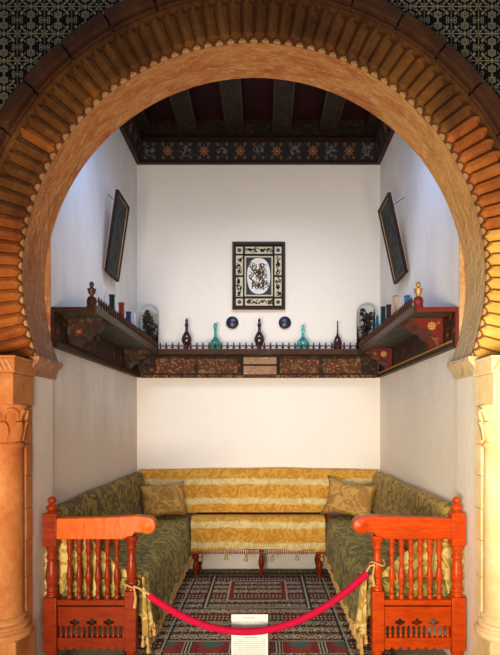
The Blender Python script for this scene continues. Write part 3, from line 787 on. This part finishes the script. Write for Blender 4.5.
# ------------------------------------------------------------------ wall shelf
XI, YI, ZS, ZL = .99, 5.19, 2.215, 1.972      # inner edges, top, bottom
sh = thing('wall_shelf', (0, D-.13, ZL), 'dark painted wooden shelf with openwork crest round the three walls', 'shelf')
def miter(b, x0, x1, y0, y1, z0, z1): b.box(x0, x1, y0, y1, z0, z1)
MB().box(-H+.002, H-.002, YI, D-.002, ZS-.022, ZS).build('top_board', [shelf_under], sh)
for s_ in (-1, 1):
    a, c = sorted((s_*(H-.002), s_*XI)); MB().box(a, c, YB+.012, YI, ZS-.022, ZS).build('top_board', shelf_under, sh)
    a, c = sorted((s_*(H-.002), s_*(XI+.0))); MB().box(a, c, YB+.006, YB+.012, ZS-.026, ZS+.002).build('end_edge', red_trim if s_ > 0 else dark_wood, sh)
    a, c = sorted((s_*(XI-.002), s_*(XI-.016)))
    b = MB().box(a, c, YB+.012, YI-.016, ZS-.030, ZS+.004); a, c = sorted((s_*(XI-.002), s_*(XI-.010))); b.box(a, c, YB+.012, YI-.010, ZS+.004, ZS+.020)
    b.build('edge_moulding', brown_wood, sh)
    a, c = sorted((s_*(H-.002), s_*(H-.022))); MB().box(a, c, YB+.012, D-.025, ZL+.03, ZS-.022).build('backboard', shelf_paint if s_ < 0 else shelf_paint, sh)
    a, c = sorted((s_*(H-.002), s_*(H-.022))); MB().box(a, c, YB+.004, YB+.012, ZL, ZS-.022).build('end_edge', red_trim if s_ > 0 else dark_wood, sh)
    a, c = sorted((s_*(H-.002), s_*(H-.045))); MB().box(a, c, YB+.012, D-.045, ZL, ZL+.028).build('bottom_moulding', dark_wood, sh)
    b = MB(); n = 60
    for i in range(n): b.lathe(s_*(H-.034), YB+.05+(D-.12-YB)*i/n, ZL+.028, [(0, 0), (.011, .004), (.012, .012), (.006, .020), (0, .024)], 6)
    tag(b.build('bead_row', gold if s_ > 0 else brown_wood, sh), kind='stuff')
    # thick scrolled brackets
    pf = [(XI+.015, ZS-.022), (XI+.02, ZS-.040), (XI+.045, ZS-.045), (XI+.065, ZS-.060), (XI+.075, ZS-.085), (XI+.105, ZS-.092), (XI+.135, ZS-.105), (XI+.150, ZS-.135), (XI+.180, ZS-.145), (XI+.205, ZS-.165), (XI+.215, ZS-.190), (H-.022, ZS-.200), (H-.022, ZS-.022)]
    for y in (3.47, 4.86):
        o = MB().prism([(s_*x, z) for x, z in pf], y, y+.20, 'y').build('bracket', shelf_red if s_ > 0 else shelf_paint, sh)
        e = MB(); e.tube([(s_*x, y-.001, z) for x, z in pf[:-1]], .0035, 5); e.build('bracket_edge', brown_wood, o)
        e = MB()
        cxf, czf = s_*(XI+.165), ZS-.072
        for k in range(8):
            a = 2*PI*k/8; e.lathe(cxf+.020*math.cos(a), y-.001, czf+.020*math.sin(a), [(0, .004), (.009, .002), (.009, -.002), (0, -.002)][::-1], 8, axis='y')
        e.lathe(cxf, y-.002, czf, [(0, -.002), (.012, -.002), (.012, .004), (0, .006)], 10, axis='y')
        e.build('painted_rosette', gold if s_ > 0 else brown_wood, o)
# back run
b = MB().box(-XI+.016, XI-.016, YI-.014, YI-.001, ZS-.030, ZS+.004); b.box(-XI+.01, XI-.01, YI-.009, YI-.001, ZS+.004, ZS+.018); b.build('edge_moulding', brown_wood, sh)
MB().box(-H+.024, H-.024, D-.022, D-.002, ZL+.03, ZS-.022).build('backboard', shelf_paint, sh)
b = MB().box(-H+.046, H-.046, D-.045, D-.002, ZL, ZL+.028); b.build('bottom_moulding', fascia_paint, sh)
b = MB()
for i in range(17): b.lathe(-1.04+.13*i, D-.046, ZL+.014, [(.0, .010), (.009, .006), (.009, 0), (0, 0)][::-1], 8, axis='y')
tag(b.build('stud_row', black_m, sh), kind='stuff')
xm0, xm1 = P(242, 0, D)[0], P(278, 0, D)[0]
for x in (xm0, xm1):
    MB().box(x-.012, x+.012, D-.036, D-.022, ZL+.03, ZS-.022).build('mullion', black_m, sh)
zm = (ZL+ZS)/2+.01
MB().box(xm0+.012, xm1-.012, D-.034, D-.022, zm-.006, zm+.006).build('cross_rail', brown_wood, sh)
for z0, z1 in ((ZL+.036, zm-.010), (zm+.010, ZS-.030)):
    MB().box(xm0+.016, xm1-.016, D-.030, D-.0225, z0, z1).build('inset_panel', panel_glare, sh, bevel=.004)
for s_ in (-1, 1):
    for (u0, u1) in ((.22, .62), (.66, 1.05)):
        a, c = sorted((s_*u0, s_*u1)); MB().box(a, c, D-.029, D-.0225, ZL+.048, ZS-.045).build('carved_panel', fascia_paint, sh, bevel=.004)
# openwork crest
def crest(p0, p1, n, name='crest'):
    b = MB(); p0, p1 = Vector(p0), Vector(p1); dv = (p1-p0)/n; u = dv.normalized()
    z = ZS+.004
    for i in range(n+1):
        c = p0+dv*i
        b.lathe(c.x, c.y, z, [(0, 0), (.005, 0), (.005, .044), (.010, .048), (.011, .056), (.006, .061), (.008, .066), (0, .084)], 6)
        if i < n:
            m_ = p0+dv*(i+.5); r = dv.length*.46
            pts = [m_-u*r+Vector((0, 0, z+.004))]+[m_+u*(-r*math.cos(k*PI/8))+Vector((0, 0, z+.010+.040*math.sin(k*PI/8))) for k in range(9)]+[m_+u*r+Vector((0, 0, z+.004))]
            b.tube(pts, .0055, 5)
    a, c = p0.copy(), p1.copy()
    b.tube([a+Vector((0, 0, z+.004)), c+Vector((0, 0, z+.004))], .005, 5)
    return tag(b.build(name, brown_wood, sh, smooth=True), 'openwork crest of little arches and spikes', kind='stuff')
crest((-XI+.03, YI-.004, 0), (XI-.03, YI-.004, 0), 32)
for s_ in (-1, 1): crest((s_*(XI-.005), YB+.10, 0), (s_*(XI-.005), YI-.03, 0), 34)
for s_ in (-1, 1):
    x, y = s_*(XI+.022), YB+.045; wm = dark_wood if s_ < 0 else red_trim
    p = MB().lathe(x, y, ZS, [(0, 0), (.034, 0), (.034, .012), (.030, .020), (.032, .048), (.026, .066), (.018, .072), (0, .072)], 8).build('newel_post', wm, sh)
    MB().lathe(x, y, ZS+.072, [(0, 0), (.014, 0), (.011, .010), (.022, .026), (.026, .044), (.027, .050), (.012, .056), (.009, .064), (.014, .072), (.015, .082), (.009, .093), (0, .096)], 12).build('finial', brown_wood if s_ < 0 else gold, p, smooth=True)

# ------------------------------------------------------------------ things on the shelf
def vessel(name, x, y, prof, h, r, mat, label, cat, group, stopper=None, z=ZS):
    """prof in unit radius and height; the stopper is a child"""
    b = MB().lathe(x, y, z+.0005, [(a*r, c*h) for a, c in prof], 20)
    o = b.build(name, mat, smooth=True)
    if stopper:
        MB().lathe(x, y, z+.0005+h*.895, [(a*r, c) for a, c in stopper], 14).build('stopper', mat, o, smooth=True)
    return tag(o, label, cat, group)
urn = [(0, 0), (.55, 0), (.45, .05), (.34, .12), (.6, .20), (1, .34), (.98, .43), (.62, .54), (.32, .61), (.26, .72), (.38, .76), (.34, .84), (.22, .88), (.30, .93), (.16, .97), (0, 1)]
onion = [(0, 0), (.85, 0), (1, .14), (.98, .32), (.74, .46), (.36, .55), (.24, .62), (.22, .82), (.30, .86), (.26, .90), (0, .90)]
flask = [(0, 0), (.6, 0), (.95, .14), (1, .30), (.7, .45), (.3, .54), (.17, .64), (.13, .98), (.17, 1), (0, 1)]
tubep = [(0, 0), (.8, 0), (.9, .1), (.8, .3), (.9, .6), (.85, .9), (1, 1), (.8, 1), (0, .98)]
slim = [(0, 0), (.8, 0), (1, .12), (.9, .4), (.45, .6), (.38, .9), (.55, .95), (.5, 1), (0, 1)]
cone = [(0, 0), (1, 0), (.95, .1), (.6, .5), (.32, .8), (.38, .85), (.3, .9), (0, 1)]
def bx_at(px, d): return P(px, 0, d)[0]
dB = 5.30
def hz(py, d=dB): return P(0, py, d)[1]-ZS
G = 'bottles along the back shelf'
vessel('bottle', bx_at(186.6, dB), dB, urn, hz(318), .050, dk_glaze, 'dark red brown urn-shaped bottle, leftmost bottle on the back shelf', 'bottle', G)
vessel('bottle', bx_at(215.3, dB), dB, onion, hz(327), .062, g_green, 'green glass decanter with round stopper on the back shelf', 'bottle', G, [(.10, 0), (.22, .008), (.34, .03), (.30, .055), (0, .068)])
vessel('bottle', bx_at(259.3, dB), dB, urn, hz(318), .052, dk_glaze, 'dark brown urn-shaped bottle below the framed calligraphy', 'bottle', G)
vessel('bottle', bx_at(303, dB), dB, onion, hz(327), .070, g_teal, 'wide blue-green glass decanter right of centre on the back shelf', 'bottle', G, [(.14, 0), (.26, .006), (.24, .03), (.20, .045), (0, .05)])
vessel('bottle', bx_at(337.5, dB), dB, flask, hz(321), .045, dk_glaze, 'slim black long-necked flask, rightmost on the back shelf', 'bottle', G)
GL, GR = 'small bottles on the left shelf', 'small bottles on the right shelf'
def side_v(px, py, s_, rr, prof, mat, label, g):
    x = s_*1.085; s = (px-264)/(x-CX); d = F/s
    vessel('bottle', x, d, prof, CZ+(424-py)/s-ZS, rr, mat, label, 'bottle', g)
side_v(104.7, 286, -1, .020, slim, g_clear, 'clear glass bottle nearest the corner post on the left shelf', GL)
side_v(112, 295, -1, .024, tubep, d_green, 'black tubular bottle on the left shelf', GL)
side_v(121.5, 303, -1, .026, tubep, dk_red, 'dark red tubular bottle on the left shelf', GL)
side_v(128.5, 312, -1, .024, tubep, d_blue, 'dark blue tubular bottle on the left shelf', GL)
side_v(135.2, 313, -1, .024, slim, g_clear, 'clear glass bottle beside the left glass dome', GL)
side_v(407.3, 296, 1, .024, tubep, g_blue, 'light blue glass bottle nearest the corner post on the right shelf', GR)
side_v(400.4, 299, 1, .020, slim, g_clear, 'small clear bottle between the amber and blue ones on the right shelf', GR)
side_v(395, 296, 1, .024, tubep, g_amber, 'pale amber glass tube bottle on the right shelf', GR)
side_v(388.7, 305, 1, .024, tubep, dk_glaze, 'black tubular bottle beside the amber one on the right shelf', GR)
side_v(383.2, 307, 1, .024, tubep, d_green, 'taller black tubular bottle next to the blue cone bottle', GR)
side_v(377.3, 314, 1, .038, cone, g_blue, 'blue glass cone-shaped bottle on the right shelf', GR)
side_v(374.2, 309, 1, .024, cone, d_green, 'thin black pointed bottle beside the right glass dome', GR)

# glass domes with dried bouquets
def dome(x, y, r, h, label, blabel, seed):
    random.seed(seed)
    t = thing('glass_dome', (x, y, ZS), label, 'glass dome', 'glass domes in the shelf corners')
    MB().lathe(x, y, ZS+.0005, [(0, 0), (r+.008, 0), (r+.008, .014), (r-.004, .022), (0, .022)], 24).build('base', black_m, t, smooth=True)
    prof = [(r, .022)]+[(r, h-r)]+[(r*math.cos(a*PI/16), h-r+r*math.sin(a*PI/16)) for a in range(1, 9)]
    q = r-.003
    prof += [(q*math.cos(a*PI/16), h-r+q*math.sin(a*PI/16)) for a in range(7, 0, -1)]+[(q, h-r), (q, .0225)]
    prof = [(max(0, a) if a > 1e-4 else 0, c) for a, c in prof]
    b = MB(); n = 28; 
    b.lathe(x, y, ZS+.0008, prof, n)
    MB_o = b.build('glass_cover', dome_glass, t, smooth='all')
    t2 = thing('dried_bouquet', (x, y, ZS+.024), blabel, 'bouquet', 'bouquets under glass')
    MB().lathe(x, y, ZS+.0235, [(0, 0), (.030, 0), (.022, .02), (.034, .05), (.028, .075), (.02, .08), (0, .08)], 14).build('vase', bronze_m, t2, smooth=True)
    st_ = MB(); lf = MB(); fl = MB()
    for k in range(34):
        a = random.uniform(0, 2*PI); rr = random.uniform(.012, r-.045); zz = ZS+random.uniform(.10, h-.06)
        if zz > ZS+h-.10: rr = min(rr, .035)
        tip = Vector((x+rr*math.cos(a), y+rr*math.sin(a), zz))
        st_.tube([(x, y, ZS+.09), (x+(tip.x-x)*.4, y+(tip.y-y)*.4, (ZS+.09+zz)/2+.02), tip], .0025, 4)
        fl.lathe(tip.x, tip.y, tip.z-.012, [(0, 0), (.013, .004), (.020, .012), (.014, .022), (0, .026)], 7)
        for j in range(3):
            c = tip+Vector((random.uniform(-.02, .02), random.uniform(-.02, .02), random.uniform(-.04, .01)))
            d1 = Vector((random.uniform(-1, 1), random.uniform(-1, 1), random.uniform(-.4, 1))).normalized()*.028
            d2 = d1.orthogonal().normalized()*.013; d3 = d1.cross(d2).normalized()*.002
            lf.add([c-d1, c+d2, c+d1, c-d2, c+d3, c-d3], [(0, 1, 4), (1, 2, 4), (2, 3, 4), (3, 0, 4), (1, 0, 5), (2, 1, 5), (3, 2, 5), (0, 3, 5)])
    st_.build('stem', bronze_m, t2)
    tag(lf.build('foliage', bronze_m, t2), kind='stuff'); tag(fl.build('blossoms', simple('faded_petal_%d' % seed, (.14, .09, .055), .6), t2, smooth=True), kind='stuff')
dome(P(149, 0, 5.33)[0], 5.33, .094, P(0, 305, 5.33)[1]-ZS, 'tall glass dome in the left corner of the shelf', 'dark dried bouquet under the left glass dome', 3)
dome(P(366, 0, 5.33)[0], 5.33, .094, P(0, 304, 5.33)[1]-ZS, 'tall glass dome in the right corner of the shelf', 'reddish dried bouquet under the right glass dome', 9)
random.seed(7)

# blue plates on the back wall
for px, lab in ((232.4, 'round cobalt blue plate on the wall below left of the calligraphy frame'), (284.8, 'round cobalt blue plate on the wall below right of the calligraphy frame')):
    x, z = P(px, 323, D)
    o = MB().lathe(x, D-.0005, z, [(0, 0), (.045, .0), (.062, .012), (.064, .018), (.058, .021), (.040, .030), (.020, .036), (0, .038)], 28, axis='y').build('wall_plate', cobalt, smooth=True)
    MB().lathe(x, D-.037, z, [(0, 0), (.004, .0), (.003, .003), (0, .004)], 10, axis='y').build('centre_boss', cream_in, o, smooth=True)
    tag(o, lab, 'plate', 'blue wall plates')

# ------------------------------------------------------------------ pictures
x0, zt = P(232.5, 243, D); x1, zb = P(285, 310, D)
fx, fz = (x0+x1)/2, (zt+zb)/2; W2, H2 = (x1-x0)/2, (zt-zb)/2
pf = thing('framed_calligraphy', (fx, D-.02, fz-H2), 'black framed calligraphy panel with cream inlays in the centre of the back wall', 'picture')
yb = D-.002
MB().box(fx-W2+.01, fx+W2-.01, yb-.018, yb, fz-H2+.01, fz+H2-.01).build('backing_panel', black_m, pf)
b = MB(); t_ = .026
b.box(fx-W2, fx+W2, yb-.040, yb-.001, fz+H2-t_, fz+H2); b.box(fx-W2, fx+W2, yb-.040, yb-.001, fz-H2, fz-H2+t_)
b.box(fx-W2, fx-W2+t_, yb-.040, yb-.001, fz-H2+t_, fz+H2-t_); b.box(fx+W2-t_, fx+W2, yb-.040, yb-.001, fz-H2+t_, fz+H2-t_)
b.build('frame', dark_wood, pf, bevel=.004)
def inlay_mat():
    m = M('figured_inlay', .5); n = m.noise(45, 3, .6, None, 1.5); d = m.voro(30)
    c = m.mix(((n*30).sin()).gt(.25), (.60, .56, .40), (.03, .028, .02)); m.color(c); return m.mat
inl = inlay_mat()
def scribble(b, cx, cz, w_, h_, y, seed, n=3, r=.0035):
    rnd = random.Random(seed)
    for _ in range(n):
        x0_, z0_ = cx+rnd.uniform(-.25, .25)*w_, cz+rnd.uniform(-.22, .22)*h_
        a, c = w_*rnd.uniform(.10, .24), h_*rnd.uniform(.10, .24); f = rnd.choice((.5, 1, 1, 2)); p, q = rnd.uniform(0, 6), rnd.uniform(0, 6)
        T = rnd.uniform(2.6, 5)
        b.tube([(x0_+a*math.sin(T*i/14+p), y, z0_+c*math.sin(f*T*i/14+q)) for i in range(15)], r, 4)
cw = .072; gx0, gx1 = fx-W2+.036, fx+W2-.036; gz0, gz1 = fz-H2+.040, fz+H2-.046
cells = [(gx0, gx0+cw, gz1-cw, gz1), (gx1-cw, gx1, gz1-cw, gz1), (gx0, gx0+cw, gz0, gz0+cw), (gx1-cw, gx1, gz0, gz0+cw)]
for a, c, d_, e in cells:
    o = MB().box(a, c, yb-.024, yb-.018, d_, e).build('corner_inlay', cream_in, pf, bevel=.003)
    MB().lathe((a+c)/2, yb-.0235, (d_+e)/2, [(0, 0), (.022, 0), (.018, .003), (.008, .004), (0, .005)], 8, axis='y').build('rosette', bronze_m, o)
gap = .022
long_ = [(gx0+cw+gap, gx1-cw-gap, gz1-cw, gz1), (gx0+cw+gap, gx1-cw-gap, gz0, gz0+cw)]
zmid = (gz0+gz1)/2
for a, c in ((gx0, gx0+cw), (gx1-cw, gx1)):
    long_ += [(a, c, zmid+.010, gz1-cw-gap+.004), (a, c, gz0+cw+gap-.004, zmid-.010)]
for k, (a, c, d_, e) in enumerate(long_):
    o = MB().box(a, c, yb-.024, yb-.018, d_, e).build('script_inlay', cream_in, pf, bevel=.003)
    s2 = MB(); w_, h_ = c-a, e-d_
    if w_ > h_:
        for q_ in range(4): scribble(s2, a+w_*(q_+.5)/4, (d_+e)/2, w_/4*1.4, h_, yb-.026, 10*k+q_, 5, .0042)
    else:
        for q_ in range(3): scribble(s2, (a+c)/2, d_+h_*(q_+.5)/3, w_, h_/3*1.3, yb-.026, 10*k+q_, 5, .0042)
    s2.build('script_stroke', black_m, o)
ma, mc, md_, me_ = gx0+cw+gap-.004, gx1-cw-gap+.004, gz0+cw+gap+.002, gz1-cw-gap-.002
ctr = MB().box(ma, mc, yb-.022, yb-.018, md_, me_).build('centre_border', cream_in, pf)
MB().box(ma+.014, mc-.014, yb-.0235, yb-.022, md_+.014, me_-.014).build('centre_field', navy_m, ctr)
mx, mz = (ma+mc)/2, (md_+me_)/2; rx, rz = (mc-ma)/2-.026, (me_-md_)/2-.022
ov = [(mx+rx*abs(math.cos(a))**.85*(1 if math.cos(a) > 0 else -1), mz+rz*abs(math.sin(a))**.85*(1 if math.sin(a) > 0 else -1)) for a in [2*PI*i/40 for i in range(40)]]
MB().prism(ov, yb-.028, yb-.0235, 'y').build('oval_medallion', paper_m, ctr)
b = MB()
for q_ in range(9): scribble(b, mx+((q_ % 3)-1)*rx*.45, mz+((q_//3)-1)*rz*.42, rx*1.1, rz*.9, yb-.030, 77+q_, 8, .0032)
b.build('script_stroke', bronze_m, ctr)

def leaning(s_, lab):
    # picture hung on a side wall, top tilted out
    zb_, zt_ = 2.735, 3.385; xb, xt = s_*(H-.022), s_*(H-(.115 if s_ < 0 else .165))
    y0_, y1_ = (4.25, 4.60) if s_ < 0 else (4.30, 4.68)
    t = thing('tilted_picture', (s_*(H-.03), (y0_+y1_)/2, zb_), lab, 'picture', 'tilted pictures on the side walls')
    u = Vector((xt-xb, 0, zt_-zb_)); L = u.length; u.normalize(); nrm = Vector((u.z*-s_, 0, u.x*s_*1)); 
    if nrm.x*s_ > 0: nrm = -nrm
    def pt(a, v, d_): return Vector((xb, y0_, zb_))+Vector((0, a, 0))+u*v+nrm*d_
    W_ = y1_-y0_
    def slab(b, a0_, a1_, v0, v1, d0, d1):
        vs = [pt(a, v, d_) for d_ in (d0, d1) for a, v in ((a0_, v0), (a1_, v0), (a1_, v1), (a0_, v1))]
        b.add(vs, [(0, 1, 2, 3), (7, 6, 5, 4), (0, 4, 5, 1), (1, 5, 6, 2), (2, 6, 7, 3), (3, 7, 4, 0)])
    f_ = .024
    b = MB(); slab(b, 0, W_, 0, f_, 0, .028); slab(b, 0, W_, L-f_, L, 0, .028); slab(b, 0, f_, f_, L-f_, 0, .028); slab(b, W_-f_, W_, f_, L-f_, 0, .028)
    b.build('frame', black_m, t, bevel=.003)
    b = MB(); slab(b, .002, W_-.002, .002, L-.002, -.004, .006); b.build('backing', gold_wood, t)
    b = MB(); slab(b, f_, W_-f_, f_, L-f_, .010, .014); pn = b.build('print', print_m, t)
    b = MB(); slab(b, f_-.002, f_+.006, f_, L-f_, .014, .019); slab(b, W_-f_-.006, W_-f_+.002, f_, L-f_, .014, .019)
    slab(b, f_, W_-f_, f_-.002, f_+.006, .014, .019); slab(b, f_, W_-f_, L-f_-.006, L-f_+.002, .014, .019); b.build('inner_slip', gold_wood, t)
    b = MB(); m_ = pt(W_/2, L*.9, -.004); b.tube([m_, (s_*(H-.003), m_.y, m_.z+.10)], .003, 5); b.build('hanging_cord', bronze_m, t)
gold_wood = simple('gilt_wood', (.42, .22, .07), .5)
pm = M('dark_engraving', .8, Specular_IOR_Level=.1); nn = pm.noise(14, 5, .7); pm.color(pm.mix((nn*2.4-.8).clamp(), (.020, .020, .019), (.085, .085, .08))); print_m = pm.mat
leaning(-1, 'dark framed picture tilted forward on the left wall above the shelf')
leaning(1, 'dark framed picture tilted forward on the right wall above the shelf')

# ------------------------------------------------------------------ rope and sign
yr = 3.02
A_, B_, C_ = (-.600, .525), (.0, .318), (.645, .650)
def par(x):
    (xa, za), (xb, zb_), (xc, zc) = A_, B_, C_
    return za*(x-xb)*(x-xc)/((xa-xb)*(xa-xc))+zb_*(x-xa)*(x-xc)/((xb-xa)*(xb-xc))+zc*(x-xa)*(x-xb)/((xc-xa)*(xc-xb))
rp = thing('barrier_rope', (0, yr, .30), 'crimson velvet barrier rope hanging between the two benches', 'rope')
N_ = 40
MB().tube([(A_[0]+(C_[0]-A_[0])*i/N_, yr, par(A_[0]+(C_[0]-A_[0])*i/N_)) for i in range(N_+1)], .0205, 14).build('velvet_sleeve', velvet, rp, smooth=True)
for s_, (xa, za) in ((-1, A_), (1, C_)):
    b = MB(); zc = za+.045
    loop = [(s_*.715+.043*math.cos(a), 3.085+.050*math.sin(a), zc+.01*math.sin(a*2)) for a in [2*PI*i/20 for i in range(21)]]
    b.tube(loop, .005, 6)
    b.tube([(xa-s_*.01, yr, za-.008*0), (s_*.66, 3.032, zc-.01), (s_*.69, 3.037, zc+.0)], .006, 6)
    b.tube([(s_*.690, 3.034, zc), (s_*.676, 3.025, zc-.06), (s_*.684, 3.028, zc-.12)], [.005, .006, .010], 6)
    tag(b.build('tie_cord', gold_thread, rp, smooth=True), 'gold cord knotted round the bench post')
# information sheet on a low stand behind the rope
x0, zt = P(231.3, 614.5, 3.12); x1 = P(268, 0, 3.12)[0]; zb_ = zt-.30
sg = thing('information_sheet', ((x0+x1)/2, 3.12, 0), 'white printed sheet on a low stand behind the red rope', 'sign')
MB().box(x0-.004, x1+.004, 3.124, 3.128, zb_-.004, zt+.003).build('backing_board', black_m, sg)
ps = MB().box(x0, x1, 3.1215, 3.1235, zb_, zt).build('paper', paper_m, sg)
b = MB(); rnd = random.Random(5); cx_ = (x0+x1)/2
def words(xa, xb, z, h_=.0028):
    x = xa
    while x < xb:
        w_ = min(rnd.uniform(.006, .018), xb-x); b.box(x, x+w_, 3.1208, 3.1214, z-h_/2, z+h_/2); x += w_+.004
words(cx_-.032, cx_+.032, zt-.020, .0042)
for z in (.040, .046): words(x0+.016, x1-.016, zt-z, .0022)
words(cx_-.05, x1-.02, zt-.110, .0022); words(x0+.016, x1-.016, zt-.104, .0022); words(cx_-.035, cx_+.045, zt-.136, .0042)
for k in range(12): words(x0+.014, x1-.014 if k < 11 else cx_, zt-.150-.011*k, .0022)
tag(b.build('printed_line', ink_m, ps), 'rows of small illegible print', kind='stuff')
b = MB().box(cx_-.012, cx_+.012, 3.129, 3.141, .02, zt-.05); b.box(cx_-.09, cx_+.09, 3.08, 3.20, .014, .026); b.build('stand', black_m, sg)
MB().box(x0+.008, x0+.022, 3.112, 3.130, zb_-.004, zb_+.050).build('clip', black_m, sg)
